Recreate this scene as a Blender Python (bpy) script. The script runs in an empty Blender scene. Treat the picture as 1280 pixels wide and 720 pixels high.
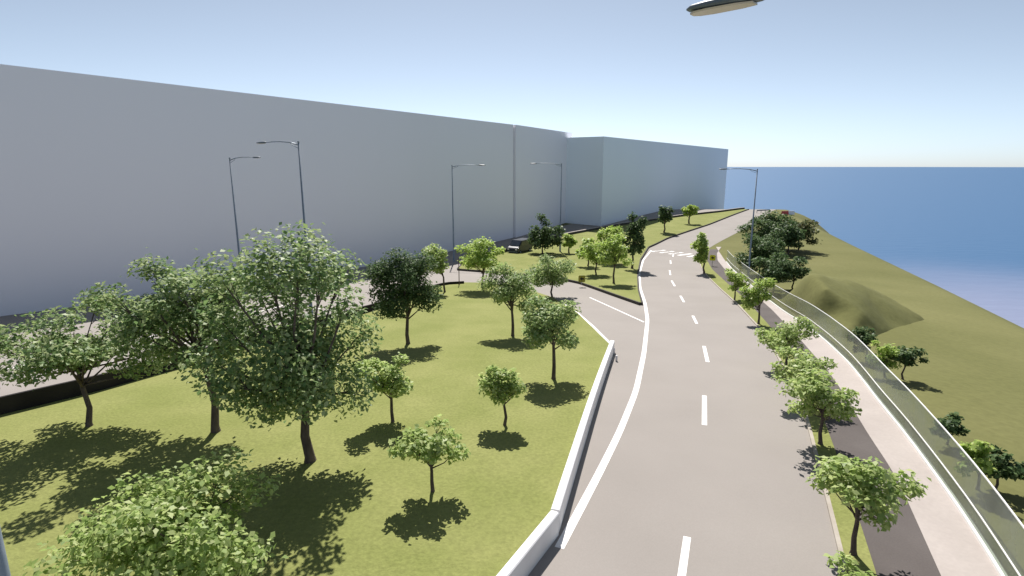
import bpy, bmesh, math, random
import numpy as np
from mathutils import Vector, Matrix

random.seed(7)
S = bpy.context.scene
COL = S.collection
R = math.radians
CAM_Z, PITCH, FPX = 10.0, R(12.0), 716.0
CP, SP = math.cos(PITCH), math.sin(PITCH)

# ------------------------------------------------------------------ helpers
def tag(o, label=None, cat=None, group=None, kind=None):
    if label: o["label"] = label
    if cat: o["category"] = cat
    if group: o["group"] = group
    if kind: o["kind"] = kind
    return o

def link(name, me, m=None, parent=None, smooth=False):
    if isinstance(me, bmesh.types.BMesh):
        bm = me
        me = bpy.data.meshes.new(name)
        bm.to_mesh(me); bm.free()
    o = bpy.data.objects.new(name, me)
    COL.objects.link(o)
    if m is not None: me.materials.append(m)
    if parent is not None: o.parent = parent
    if smooth and len(me.polygons):
        me.polygons.foreach_set("use_smooth", [True] * len(me.polygons))
    return o

def empty(name, loc=(0, 0, 0), rz=0.0):
    o = bpy.data.objects.new(name, None)
    o.empty_display_size = 0.2
    o.location = loc; o.rotation_euler = (0, 0, rz)
    COL.objects.link(o)
    return o

def copy_tree(o, parent=None):
    c = o.copy(); COL.objects.link(c)
    if parent is not None: c.parent = parent
    for ch in list(o.children): copy_tree(ch, c)
    return c

def bm_box(bm, x0, x1, y0, y1, z0, z1, mat=None):
    vs = [bm.verts.new(v) for v in ((x0, y0, z0), (x1, y0, z0), (x1, y1, z0), (x0, y1, z0),
                                    (x0, y0, z1), (x1, y0, z1), (x1, y1, z1), (x0, y1, z1))]
    if mat is not None:
        for v in vs: v.co = mat @ v.co
    for f in ((0, 3, 2, 1), (4, 5, 6, 7), (0, 1, 5, 4), (1, 2, 6, 5), (2, 3, 7, 6), (3, 0, 4, 7)):
        bm.faces.new([vs[i] for i in f])
    return vs

def bm_tube(bm, pts, rads, n=8, caps=True):
    pts = [Vector(p) for p in pts]
    rings = []
    ref = Vector((0.31, 0.95, 0.05)).normalized()
    for i, p in enumerate(pts):
        a = pts[max(0, i - 1)]; b = pts[min(len(pts) - 1, i + 1)]
        d = (b - a).normalized()
        u = ref - d * ref.dot(d)
        if u.length < 0.1: u = Vector((1, 0, 0)) - d * d.x
        u.normalize(); w = d.cross(u)
        rings.append([bm.verts.new(p + (u * math.cos(2 * math.pi * k / n) + w * math.sin(2 * math.pi * k / n)) * rads[i]) for k in range(n)])
    for a, b in zip(rings, rings[1:]):
        for k in range(n):
            f = bm.faces.new((a[k], a[(k + 1) % n], b[(k + 1) % n], b[k])); f.smooth = True
    if caps:
        bm.faces.new(list(reversed(rings[0]))); bm.faces.new(rings[-1])

def extrude_path(bm, prof, path, zf, caps=True):
    """profile (offset to the right of travel, height) swept along plan points"""
    n = len(path); rows = []
    for i, (x, y) in enumerate(path):
        a = path[max(0, i - 1)]; b = path[min(n - 1, i + 1)]
        dx, dy = b[0] - a[0], b[1] - a[1]; L = math.hypot(dx, dy) or 1
        nx, ny = dy / L, -dx / L
        z = zf(x, y)
        rows.append([bm.verts.new((x + nx * o, y + ny * o, z + hh)) for o, hh in prof])
    m = len(prof)
    for a, b in zip(rows, rows[1:]):
        for k in range(m):
            bm.faces.new((a[k], a[(k + 1) % m], b[(k + 1) % m], b[k]))
    if caps: bm.faces.new(rows[0]); bm.faces.new(list(reversed(rows[-1])))
    bmesh.ops.recalc_face_normals(bm, faces=bm.faces)

# ------------------------------------------------------------------ terrain function
_hy = np.array([-60, 0, 18, 24, 34, 44, 54, 64, 74, 84, 100, 130, 150, 165, 185, 215, 260, 330], float)
_hz = 10 - np.array([10, 10, 10, 10.1, 10.85, 11.5, 12.15, 12.75, 13.2, 13.45, 13.6, 13.0, 12.4, 12.1, 13.5, 18, 40, 85], float)
_fy = np.arange(-60, 331, 0.5)
_fz = np.interp(_fy, _hy, _hz)
_k = np.ones(15) / 15
_fz = np.convolve(np.pad(_fz, 7, mode="edge"), _k, mode="valid")
def h(Y): return float(np.interp(Y, _fy, _fz))

def ray(px, py):
    a, u = px - 640.0, 360.0 - py
    return (a, FPX * CP + u * SP, -FPX * SP + u * CP)

def on(px, py, zfun):
    d = ray(px, py)
    f = lambda t: CAM_Z + d[2] * t - zfun(d[0] * t, d[1] * t)
    t0 = 0.0; t = 0.004
    step = 0.0006
    while f(t) > 0 and t < 0.6:
        t0 = t; t += step
    lo, hi = t0, t
    for _ in range(40):
        m = (lo + hi) / 2
        if f(m) > 0: lo = m
        else: hi = m
    return (d[0] * lo, d[1] * lo)

hz = lambda x, y: h(y)

class Curve:
    """plan curve X(Y), given as points read off the picture plane and cast on the ground"""
    def __init__(s, pts, smooth=0, world=False):
        P = sorted(((y, x) for x, y in (pts if world else [on(a, b, hz) for a, b in pts])))
        s.Y = np.array([p[0] for p in P]); s.X = np.array([p[1] for p in P])
        if smooth:
            yy = np.arange(s.Y[0] - 40, s.Y[-1] + 40, 0.25)
            xx = s._lin(yy)
            n = max(3, int(smooth / 0.25) | 1)
            k = np.hanning(n + 2)[1:-1]; k /= k.sum()
            xs = np.convolve(np.pad(xx, n // 2, mode="reflect", reflect_type="odd"), k, mode="valid")
            s.y0, s.y1 = s.Y[0], s.Y[-1]
            s.Y, s.X = yy, xs
        else:
            s.y0, s.y1 = s.Y[0], s.Y[-1]
    def _lin(s, y):
        y = np.asarray(y, float)
        r = np.interp(y, s.Y, s.X)
        a = (s.X[1] - s.X[0]) / (s.Y[1] - s.Y[0]); b = (s.X[-1] - s.X[-2]) / (s.Y[-1] - s.Y[-2])
        r = np.where(y < s.Y[0], s.X[0] + a * (y - s.Y[0]), r)
        return np.where(y > s.Y[-1], s.X[-1] + b * (y - s.Y[-1]), r)
    def __call__(s, y): return float(s._lin(y))

fence = Curve([(1249, 720), (1222, 675), (1192, 630), (1160, 585), (1127, 540), (1100, 508), (1060, 455), (1033, 429),
               (1009, 409), (980, 391), (960, 376), (940, 359), (925, 346), (913, 335), (907, 327)], smooth=5)
kerb_r = Curve([(1054, 720), (1047, 690), (1032, 627), (1010, 540), (1007, 524), (988, 480), (971, 447), (955, 418),
                (920, 380), (900, 362), (882, 344), (876, 335), (873, 325), (877, 316), (893, 306), (902, 301), (925, 289),
                (945, 278), (958, 269)], smooth=5)
verge_r = Curve([(1095, 720), (1077, 662), (1035, 540), (1018, 500), (998, 457), (975, 423), (943, 387), (924, 368),
                 (903, 349), (890, 337), (884, 326), (886, 317)], smooth=5)
path_l = Curve([(1175, 720), (1120, 597), (1082, 540), (1060, 502), (1035, 465), (1000, 425), (965, 388), (940, 366),
                (920, 348), (905, 336), (897, 326), (896, 317), (903, 307)], smooth=4)
wall_l = Curve([(0, 520), (120, 491), (250, 454), (400, 408), (470, 388), (510, 371), (545, 359)], smooth=3)
lawn_r = Curve([(640, 720), (693, 664), (765, 434), (722, 392), (690, 372), (650, 359), (610, 354), (580, 353.5)])
isl_l = Curve([(800, 381.5), (770, 371), (745, 362), (725, 355), (700, 349.5), (660, 345), (610, 341), (572, 338),
               (578, 333), (600, 326), (630, 317), (668, 304), (720, 293.5), (775, 283), (850, 272), (900, 266.3), (932, 262.2)], smooth=0)
isl_r = Curve([(801, 381), (797, 365), (796, 345), (800, 326), (810, 310), (833, 299), (862, 289), (885, 281.5), (933, 263)], smooth=2)

# crest of the grass hill against the sea (plan points with heights)
_cY = np.array([-60, 0, 20, 44, 73, 108, 143, 165, 190, 330], float)
_cX = np.array([26, 29, 34, 41, 53, 62, 71.5, 79, 88, 130], float)
_cZ = np.array([-1.5, -1.7, -2.2, -3.0, -4.4, -3.75, -3.1, -3.0, -6, -90], float)
def Xf(y):
    if y < 80: return fence(y) + 0.4
    a = fence(80) + 0.4
    return max(a, kerb_r(min(y, 165)) + 3.0)
def crest(y): return float(np.interp(y, _cY, _cX)), float(np.interp(y, _cY, _cZ))
def surf(x, y):
    z = h(y); xf = Xf(y)
    if x <= xf: return z
    xc, zc = crest(y); xc = max(xc, xf + 3)
    if x <= xc:
        s = (x - xf) / (xc - xf)
        return z + (min(zc, z) - z) * s ** 1.35
    return max(min(zc, z) - (x - xc) * 0.28 - (x - xc) ** 2 * 0.03, -70)

def gp(px, py): 
    x, y = on(px, py, surf)
    return Vector((x, y, surf(x, y)))
def project(p):
    x, y, z = p[0], p[1], p[2] - CAM_Z
    d = y * CP - z * SP
    return 640 + FPX * x / d, 360 - FPX * (y * SP + z * CP) / d, d
def z_at(py, Y):
    """height of the point at plan distance Y seen at picture row py (near the centre column)"""
    k = (360 - py) / FPX
    return CAM_Z + Y * (k * CP - SP) / (CP + k * SP)

# ------------------------------------------------------------------ materials
def mat(name):
    m = bpy.data.materials.new(name); m.use_nodes = True
    nt = m.node_tree; b = nt.nodes["Principled BSDF"]
    return m, nt, b

def noisy(name, c1, c2, scale=1.0, rough=0.8, bump=0.0, detail=6.0, spec=0.3, scale2=None, amt2=0.25, stretch=None, bump_scale=None):
    m, nt, b = mat(name)
    N, L = nt.nodes, nt.links
    tc = N.new("ShaderNodeTexCoord"); src = tc.outputs["Object"]
    if stretch:
        mp = N.new("ShaderNodeMapping"); mp.inputs["Scale"].default_value = stretch
        L.new(src, mp.inputs["Vector"]); src = mp.outputs["Vector"]
    n1 = N.new("ShaderNodeTexNoise"); n1.inputs["Scale"].default_value = scale; n1.inputs["Detail"].default_value = detail
    L.new(src, n1.inputs["Vector"])
    rp = N.new("ShaderNodeValToRGB")
    rp.color_ramp.elements[0].position = 0.32; rp.color_ramp.elements[1].position = 0.68
    rp.color_ramp.elements[0].color = (*c1, 1); rp.color_ramp.elements[1].color = (*c2, 1)
    L.new(n1.outputs["Fac"], rp.inputs["Fac"])
    out = rp.outputs["Color"]
    if scale2:
        n2 = N.new("ShaderNodeTexNoise"); n2.inputs["Scale"].default_value = scale2; n2.inputs["Detail"].default_value = 3
        L.new(src, n2.inputs["Vector"])
        mr = N.new("ShaderNodeMapRange"); mr.inputs["From Min"].default_value = 0.3; mr.inputs["From Max"].default_value = 0.7
        mr.inputs["To Min"].default_value = 1 - amt2; mr.inputs["To Max"].default_value = 1 + amt2
        L.new(n2.outputs["Fac"], mr.inputs["Value"])
        mx = N.new("ShaderNodeVectorMath"); mx.operation = "SCALE"
        L.new(out, mx.inputs[0]); L.new(mr.outputs["Result"], mx.inputs["Scale"]); out = mx.outputs["Vector"]
    L.new(out, b.inputs["Base Color"])
    b.inputs["Roughness"].default_value = rough
    b.inputs["Specular IOR Level"].default_value = spec
    if bump:
        nb = N.new("ShaderNodeTexNoise"); nb.inputs["Scale"].default_value = bump_scale or scale * 6; nb.inputs["Detail"].default_value = 4
        L.new(tc.outputs["Object"], nb.inputs["Vector"])
        bp = N.new("ShaderNodeBump"); bp.inputs["Strength"].default_value = bump; bp.inputs["Distance"].default_value = 0.05
        L.new(nb.outputs["Fac"], bp.inputs["Height"]); L.new(bp.outputs["Normal"], b.inputs["Normal"])
    return m

def leafmat(name, cols, trans=0.35, rough=0.5, spec=0.3):
    m, nt, b = mat(name)
    N, L = nt.nodes, nt.links
    g = N.new("ShaderNodeNewGeometry")
    rp = N.new("ShaderNodeValToRGB")
    els = rp.color_ramp.elements
    while len(els) < len(cols): els.new(0.5)
    for i, c in enumerate(cols):
        els[i].position = i / (len(cols) - 1); els[i].color = (*c, 1)
    L.new(g.outputs["Random Per Island"], rp.inputs["Fac"])
    L.new(rp.outputs["Color"], b.inputs["Base Color"])
    b.inputs["Roughness"].default_value = rough
    b.inputs["Specular IOR Level"].default_value = spec
    t = N.new("ShaderNodeBsdfTranslucent")
    hs = N.new("ShaderNodeHueSaturation"); hs.inputs["Saturation"].default_value = 1.0; hs.inputs["Value"].default_value = 1.35
    L.new(rp.outputs["Color"], hs.inputs["Color"]); L.new(hs.outputs["Color"], t.inputs["Color"])
    mx = N.new("ShaderNodeMixShader"); mx.inputs["Fac"].default_value = trans
    L.new(b.outputs["BSDF"], mx.inputs[1]); L.new(t.outputs["BSDF"], mx.inputs[2])
    L.new(mx.outputs["Shader"], N["Material Output"].inputs["Surface"])
    return m

M = {}
M["grass"] = noisy("grass", (0.192, 0.212, 0.066), (0.240, 0.250, 0.090), 0.35, 0.95, 0.35, 8, 0.1, 9.0, 0.13, bump_scale=14)
M["hill_grass"] = noisy("hill_grass", (0.134, 0.136, 0.050), (0.170, 0.167, 0.067), 0.09, 0.95, 0.3, 8, 0.1, 3.0, 0.08, bump_scale=4)
M["asphalt"] = noisy("asphalt", (0.268, 0.243, 0.222), (0.294, 0.267, 0.245), 0.22, 0.85, 0.12, 8, 0.25, 26.0, 0.035, bump_scale=60)
M["cycle"] = noisy("cycle_asphalt", (0.095, 0.082, 0.078), (0.12, 0.105, 0.10), 0.5, 0.9, 0.15, 8, 0.2, 20.0, 0.06, bump_scale=60)
M["concrete"] = noisy("path_concrete", (0.37, 0.328, 0.305), (0.42, 0.375, 0.35), 0.5, 0.85, 0.1, 8, 0.25, 9.0, 0.04, bump_scale=40)
M["paint"] = noisy("road_paint", (0.72, 0.70, 0.68), (0.84, 0.82, 0.80), 3.0, 0.7, 0.0, 6, 0.3)
M["kerb"] = noisy("kerb_stone", (0.055, 0.050, 0.046), (0.085, 0.077, 0.070), 2.0, 0.85, 0.15, 6, 0.2)
M["pale_kerb"] = noisy("pale_kerb", (0.34, 0.30, 0.25), (0.42, 0.38, 0.33), 2.0, 0.85, 0.1, 6, 0.2)
M["dark_wall"] = noisy("dark_wall", (0.018, 0.016, 0.016), (0.030, 0.026, 0.025), 1.2, 0.85, 0.2, 6, 0.2)
M["white_wall"] = noisy("white_barrier", (0.74, 0.73, 0.74), (0.84, 0.83, 0.84), 1.5, 0.6, 0.05, 6, 0.35)
M["building"] = noisy("pale_render", (0.915, 0.89, 0.935), (0.94, 0.915, 0.96), 0.05, 0.85, 0.0, 4, 0.2, stretch=(1, 1, 0.15))
M["building_two"] = noisy("haze_tinted_render", (0.84, 0.90, 0.955), (0.865, 0.925, 0.975), 0.05, 0.85, 0.0, 4, 0.2, stretch=(1, 1, 0.15))  # pale render with the blue of distance haze put into its colour
M["metal"] = noisy("galvanised_steel", (0.20, 0.24, 0.29), (0.27, 0.31, 0.36), 3.0, 0.45, 0.0, 4, 0.5)
M["metal"].node_tree.nodes["Principled BSDF"].inputs["Metallic"].default_value = 0.35
M["dark_metal"] = noisy("dark_metal", (0.10, 0.125, 0.15), (0.13, 0.155, 0.18), 3.0, 0.45, 0.0, 4, 0.5)
M["lens"] = noisy("lamp_lens", (0.50, 0.45, 0.38), (0.56, 0.50, 0.43), 6.0, 0.3, 0.0, 4, 0.5)
M["rail"] = noisy("pale_rail", (0.74, 0.74, 0.72), (0.82, 0.82, 0.80), 3.0, 0.5, 0.0, 4, 0.4)
M["bark"] = noisy("bark", (0.080, 0.062, 0.055), (0.150, 0.120, 0.105), 6.0, 0.9, 0.5, 6, 0.15, stretch=(1, 1, 0.3))
M["leaf_light"] = leafmat("leaf_light", [(0.215, 0.310, 0.090), (0.320, 0.420, 0.135), (0.400, 0.480, 0.175), (0.480, 0.530, 0.255)], 0.44, spec=0.3)
M["leaf_lime"] = leafmat("leaf_lime", [(0.215, 0.330, 0.066), (0.315, 0.430, 0.092), (0.390, 0.480, 0.128), (0.430, 0.505, 0.175)], 0.44, spec=0.3)
M["leaf_soft"] = leafmat("leaf_soft", [(0.160, 0.250, 0.090), (0.250, 0.350, 0.130), (0.340, 0.420, 0.170), (0.450, 0.500, 0.260)], 0.40, spec=0.3)
M["leaf_mid"] = leafmat("leaf_mid", [(0.110, 0.190, 0.075), (0.185, 0.275, 0.100), (0.280, 0.355, 0.140), (0.400, 0.450, 0.240)], 0.36, spec=0.3)
M["leaf_dark"] = leafmat("leaf_dark", [(0.050, 0.095, 0.036), (0.080, 0.135, 0.052), (0.115, 0.172, 0.068), (0.15, 0.20, 0.09)], 0.3, spec=0.12)
M["leaf_rust"] = leafmat("leaf_rust", [(0.055, 0.090, 0.034), (0.085, 0.115, 0.042), (0.115, 0.130, 0.052), (0.140, 0.125, 0.060)], 0.3, spec=0.12)
M["yellow"] = noisy("sign_yellow", (0.62, 0.60, 0.03), (0.66, 0.64, 0.04), 2.0, 0.5)
M["dull_yellow"] = noisy("dull_yellow", (0.26, 0.25, 0.03), (0.30, 0.28, 0.04), 2.0, 0.5)
M["black"] = noisy("sign_black", (0.012, 0.012, 0.010), (0.02, 0.02, 0.018), 2.0, 0.5)
M["navy"] = noisy("navy_paint", (0.012, 0.017, 0.035), (0.016, 0.022, 0.042), 2.0, 0.3, spec=0.5)
M["tyre"] = noisy("tyre", (0.012, 0.012, 0.012), (0.02, 0.02, 0.02), 4.0, 0.9)
M["glass_dark"] = noisy("car_glass", (0.03, 0.04, 0.06), (0.04, 0.05, 0.07), 1.0, 0.1, spec=0.6)
M["lampglass"] = noisy("headlamp", (0.6, 0.6, 0.6), (0.7, 0.7, 0.7), 1.0, 0.2, spec=0.6)
M["red"] = noisy("red_plastic", (0.42, 0.06, 0.05), (0.5, 0.08, 0.07), 2.0, 0.5)
M["brown"] = noisy("brown_post", (0.07, 0.045, 0.035), (0.10, 0.065, 0.05), 4.0, 0.8)

# fence glass: slightly dusty, greenish, lets most light through
gm, nt, b = mat("fence_glass"); N, L = nt.nodes, nt.links
N.remove(b)
tr = N.new("ShaderNodeBsdfTransparent"); tr.inputs["Color"].default_value = (0.86, 0.89, 0.83, 1)
gl = N.new("ShaderNodeBsdfGlossy"); gl.inputs["Roughness"].default_value = 0.15; gl.inputs["Color"].default_value = (0.9, 0.9, 0.9, 1)
df = N.new("ShaderNodeBsdfDiffuse"); df.inputs["Color"].default_value = (0.55, 0.55, 0.50, 1)
tl = N.new("ShaderNodeBsdfTranslucent"); tl.inputs["Color"].default_value = (0.72, 0.72, 0.66, 1)
ad = N.new("ShaderNodeMixShader"); ad.inputs["Fac"].default_value = 0.75
L.new(df.outputs[0], ad.inputs[1]); L.new(tl.outputs[0], ad.inputs[2])
tc = N.new("ShaderNodeTexCoord"); no = N.new("ShaderNodeTexNoise"); no.inputs["Scale"].default_value = 0.55; no.inputs["Detail"].default_value = 4
L.new(tc.outputs["Object"], no.inputs["Vector"])
mr = N.new("ShaderNodeMapRange"); mr.inputs["From Min"].default_value = 0.35; mr.inputs["From Max"].default_value = 0.7
mr.inputs["To Min"].default_value = 0.18; mr.inputs["To Max"].default_value = 0.40
L.new(no.outputs["Fac"], mr.inputs["Value"])
m1 = N.new("ShaderNodeMixShader"); L.new(mr.outputs["Result"], m1.inputs["Fac"]); L.new(tr.outputs[0], m1.inputs[1]); L.new(ad.outputs[0], m1.inputs[2])
m2 = N.new("ShaderNodeMixShader"); m2.inputs["Fac"].default_value = 0.05; L.new(m1.outputs[0], m2.inputs[1]); L.new(gl.outputs[0], m2.inputs[2])
L.new(m2.outputs[0], N["Material Output"].inputs["Surface"])
M["glass"] = gm

# sea water
wm, nt, b = mat("sea_water"); N, L = nt.nodes, nt.links
b.inputs["Base Color"].default_value = (0.045, 0.105, 0.20, 1)
b.inputs["Roughness"].default_value = 0.55
b.inputs["Specular IOR Level"].default_value = 0.22
tc = N.new("ShaderNodeTexCoord")
mp = N.new("ShaderNodeMapping"); mp.inputs["Scale"].default_value = (1, 2.2, 1); L.new(tc.outputs["Object"], mp.inputs["Vector"])
no = N.new("ShaderNodeTexNoise"); no.inputs["Scale"].default_value = 0.05; no.inputs["Detail"].default_value = 6; L.new(mp.outputs[0], no.inputs["Vector"])
bp = N.new("ShaderNodeBump"); bp.inputs["Strength"].default_value = 0.5; bp.inputs["Distance"].default_value = 1.0
L.new(no.outputs["Fac"], bp.inputs["Height"]); L.new(bp.outputs["Normal"], b.inputs["Normal"])
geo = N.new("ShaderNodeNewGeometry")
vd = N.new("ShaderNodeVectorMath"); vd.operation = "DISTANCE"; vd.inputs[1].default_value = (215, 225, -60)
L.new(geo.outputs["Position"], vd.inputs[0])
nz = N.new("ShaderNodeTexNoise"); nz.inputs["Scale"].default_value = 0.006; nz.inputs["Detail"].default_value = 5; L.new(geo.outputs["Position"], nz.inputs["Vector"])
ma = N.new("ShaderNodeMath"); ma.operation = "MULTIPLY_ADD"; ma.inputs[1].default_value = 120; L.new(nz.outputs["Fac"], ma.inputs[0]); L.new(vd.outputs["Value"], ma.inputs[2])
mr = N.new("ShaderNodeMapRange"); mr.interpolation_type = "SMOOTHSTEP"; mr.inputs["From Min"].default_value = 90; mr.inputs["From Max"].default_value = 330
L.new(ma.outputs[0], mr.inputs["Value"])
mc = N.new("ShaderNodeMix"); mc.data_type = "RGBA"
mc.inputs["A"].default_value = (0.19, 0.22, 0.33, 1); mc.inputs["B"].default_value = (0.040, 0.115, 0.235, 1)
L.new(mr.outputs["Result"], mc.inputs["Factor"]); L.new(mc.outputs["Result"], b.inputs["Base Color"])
M["water"] = wm

# ------------------------------------------------------------------ terrain sheet
rows = list(np.arange(-40, 200, 1.0)) + list(np.arange(200, 331, 5.0))
V, F = [], []
ncol = None
for y in rows:
    xf = Xf(y); xc, zc = crest(y); xc = max(xc, xf + 3)
    xs = [-420, -250, -150, -100, -70, -50, -35, -25, -15, -8, 0]
    xs = [x for x in xs]
    base = min(xs[-1], xf - 2)
    xs = [min(x, base - (10 - i) * 0.01) for i, x in enumerate(xs)] + [base + (xf - base) * k / 6 for k in range(1, 7)]
    xs += [xf + (xc - xf) * k / 18 for k in range(1, 19)]
    xs += [xc + d for d in (1, 2.5, 4.5, 7, 10, 14, 19, 25, 32, 45, 60)]
    ncol = len(xs)
    for x in xs: V.append((x, y, surf(x, y)))
for i in range(len(rows) - 1):
    for j in range(ncol - 1):
        a = i * ncol + j
        F.append((a, a + 1, a + ncol + 1, a + ncol))
me = bpy.data.meshes.new("terrain"); me.from_pydata(V, [], F)
tag(link("terrain", me, M["hill_grass"], smooth=True), "grassy headland of olive green turf falling from the road to the sea", "terrain", kind="structure")

bm = bmesh.new(); v = [bm.verts.new(p) for p in ((-30000, -3000, -60), (40000, -3000, -60), (40000, 60000, -60), (-30000, 60000, -60))]; bm.faces.new(v)
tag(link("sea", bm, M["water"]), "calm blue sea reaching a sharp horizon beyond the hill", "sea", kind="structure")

def sheet(name, fl, fr, y0, y1, off, m, dy=0.5, cols=6, parent=None):
    ys = list(np.arange(y0, y1, dy)) + [y1]
    V, F = [], []
    for y in ys:
        a, b_ = fl(y), fr(y)
        for k in range(cols + 1):
            V.append((a + (b_ - a) * k / cols, y, h(y) + off))
    n = cols + 1
    for i in range(len(ys) - 1):
        for k in range(cols):
            a = i * n + k; F.append((a, a + 1, a + n + 1, a + n))
    me = bpy.data.meshes.new(name); me.from_pydata(V, [], F)
    return link(name, me, m, parent)

def pathpts(c, y0, y1, dy=1.0):
    return [(c(y), y) for y in list(np.arange(y0, y1, dy)) + [y1]]
def strip(name, c, y0, y1, w, hh, m, parent=None, base=-0.05, side=0.0, dy=1.0):
    bm = bmesh.new()
    extrude_path(bm, [(side - w / 2, base), (side - w / 2, hh), (side + w / 2, hh), (side + w / 2, base)], pathpts(c, y0, y1, dy), hz)
    return link(name, bm, m, parent)

# buildings: front-top corners found on their own roof planes
def at_z(px, py, z):
    d = ray(px, py); t = (z - CAM_Z) / d[2]
    return Vector((d[0] * t, d[1] * t, 0))
B1a, B1b = at_z(0, 80, 17.5), at_z(631, 154.5, 17.5)
ddir = (B1b - B1a).normalized(); nrm = Vector((ddir.y, -ddir.x, 0))
def facade_x(y): return B1a.x + (y - B1a.y) * ddir.x / ddir.y

road = sheet("road", lambda y: facade_x(y) - 1 if y < 128 else max(facade_x(y) - 1, facade_x(y) + 0), lambda y: kerb_r(y) + 0.02, -38, 168, 0.02, M["asphalt"], cols=24)
tag(road, "pale grey asphalt roads curving past the lawn and over the hill", "road", kind="structure")
lawn = sheet("lawn", wall_l, lawn_r, -38, on(583, 353.6, hz)[1], 0.06, M["grass"], cols=12)
tag(lawn, "sunny yellow green lawn between the left road and the white barrier", "lawn", kind="structure")
IY0, IY1 = on(800, 381.5, hz)[1], on(932, 262.3, hz)[1]
ISL = 0.24
island = sheet("traffic_island", lambda y: isl_l(y), lambda y: max(isl_r(y), isl_l(y) + 0.05), IY0, IY1, ISL, M["grass"], cols=8)
tag(island, "long raised grass island narrowing between the two roads", "island", kind="structure")
IYB = on(579, 333, hz)[1]
strip("kerb", isl_l, IY0 - 0.1, IYB, 0.16, ISL + 0.03, M["kerb"], island, side=-0.08, dy=0.5)
strip("kerb", isl_l, IYB + 0.02, IY1, 0.34, ISL + 0.38, M["kerb"], island, side=-0.17, dy=1.0)
strip("kerb_cap", isl_l, IYB + 0.02, IY1, 0.40, ISL + 0.46, M["concrete"], island, base=ISL + 0.382, side=-0.2, dy=1.0)
strip("kerb", isl_r, IY0 - 0.1, IY1, 0.16, ISL + 0.03, M["kerb"], island, side=0.08, dy=0.5)

JY = on(880, 312, hz)[1]
verge = sheet("verge", kerb_r, verge_r, -38, on(884, 328, hz)[1], 0.07, M["grass"], cols=3)
tag(verge, "narrow grass verge along the right kerb of the main road", "verge", kind="structure")
strip("kerb", kerb_r, -38, JY, 0.12, 0.10, M["pale_kerb"], verge, side=0.06)
cyc = sheet("cycle_path", verge_r, path_l, -38, JY, 0.05, M["cycle"], cols=3)
tag(cyc, "dark asphalt cycle path between the verge and the footpath", "path", kind="structure")
fp = sheet("footpath", path_l, fence, -38, on(903, 309, hz)[1], 0.056, M["concrete"], cols=3)
tag(fp, "pale pinkish concrete footpath beside the glass fence", "footpath", kind="structure")

# ------------------------------------------------------------------ road markings (painted sheets on the asphalt)
def mark(name, pts, w, off=0.026):
    """flat painted ribbon along plan points"""
    bm = bmesh.new(); rows = []
    P = []
    for (a, b_) in zip(pts, pts[1:]):
        n = max(1, int(math.hypot(b_[0] - a[0], b_[1] - a[1]) / 0.5))
        for k in range(n): P.append((a[0] + (b_[0] - a[0]) * k / n, a[1] + (b_[1] - a[1]) * k / n))
    P.append(pts[-1])
    for i, (x, y) in enumerate(P):
        a = P[max(0, i - 1)]; c = P[min(len(P) - 1, i + 1)]
        dx, dy = c[0] - a[0], c[1] - a[1]; Ln = math.hypot(dx, dy) or 1
        nx, ny = dy / Ln * w / 2, -dx / Ln * w / 2
        rows.append([bm.verts.new((x - nx, y - ny, h(y - ny) + off)), bm.verts.new((x + nx, y + ny, h(y + ny) + off))])
    for a, c in zip(rows, rows[1:]): bm.faces.new((a[0], a[1], c[1], c[0]))
    return link(name, bm, M["paint"], road)

G = lambda px, py: on(px, py, hz)
edge = Curve([(699, 686), (745, 600), (775, 540), (795, 490), (805, 442), (809.5, 400), (806, 378), (800, 360), (799, 342), (804, 325), (814, 313)], smooth=4)
mark("edge_line", [(edge(y), y) for y in np.arange(edge.y0, edge.y1, 0.6)], 0.26)
for (a, c) in (((850, 735), (859, 672)), ((880.5, 532), (880.5, 495)), ((884.5, 453), (880, 433)), ((871, 405), (866, 395)),
               ((855, 378), (850.5, 370)), ((843.5, 358), (839.5, 351)), ((838, 344), (837, 338)), ((838.5, 330), (838, 325.5)), ((841, 321), (842, 317.5))):
    mark("lane_dash", [G(*a), G(*c)], 0.2)
mark("slip_line", [G(737, 372), G(770, 387), G(805, 403)], 0.16)
mark("lawn_edge_line", [G(764, 431), G(742, 409), G(722, 391.5), G(706, 381)], 0.2)
# the line of white blocks across the road
c0, c1 = G(818, 313), G(868, 320)
for k in range(9):
    f = (k + 0.1) / 9; g = (k + 0.85) / 9
    jog = 0.5 if k % 2 else -0.5
    mark("crossing_block", [(c0[0] + (c1[0] - c0[0]) * f, c0[1] + (c1[1] - c0[1]) * f + jog),
                           (c0[0] + (c1[0] - c0[0]) * g, c0[1] + (c1[1] - c0[1]) * g + jog)], 2.6)
# left road: an edge line and dashes parallel to the dark wall
LW = lambda y, o: (wall_l(y) - o, y)
mark("edge_line", [LW(y, 9.0) for y in np.arange(14, 52, 1.0)], 0.16)
for y in np.arange(10, 52, 6.0): mark("lane_dash", [LW(y, 5.0), LW(y + 2.4, 5.0)], 0.14)

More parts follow.
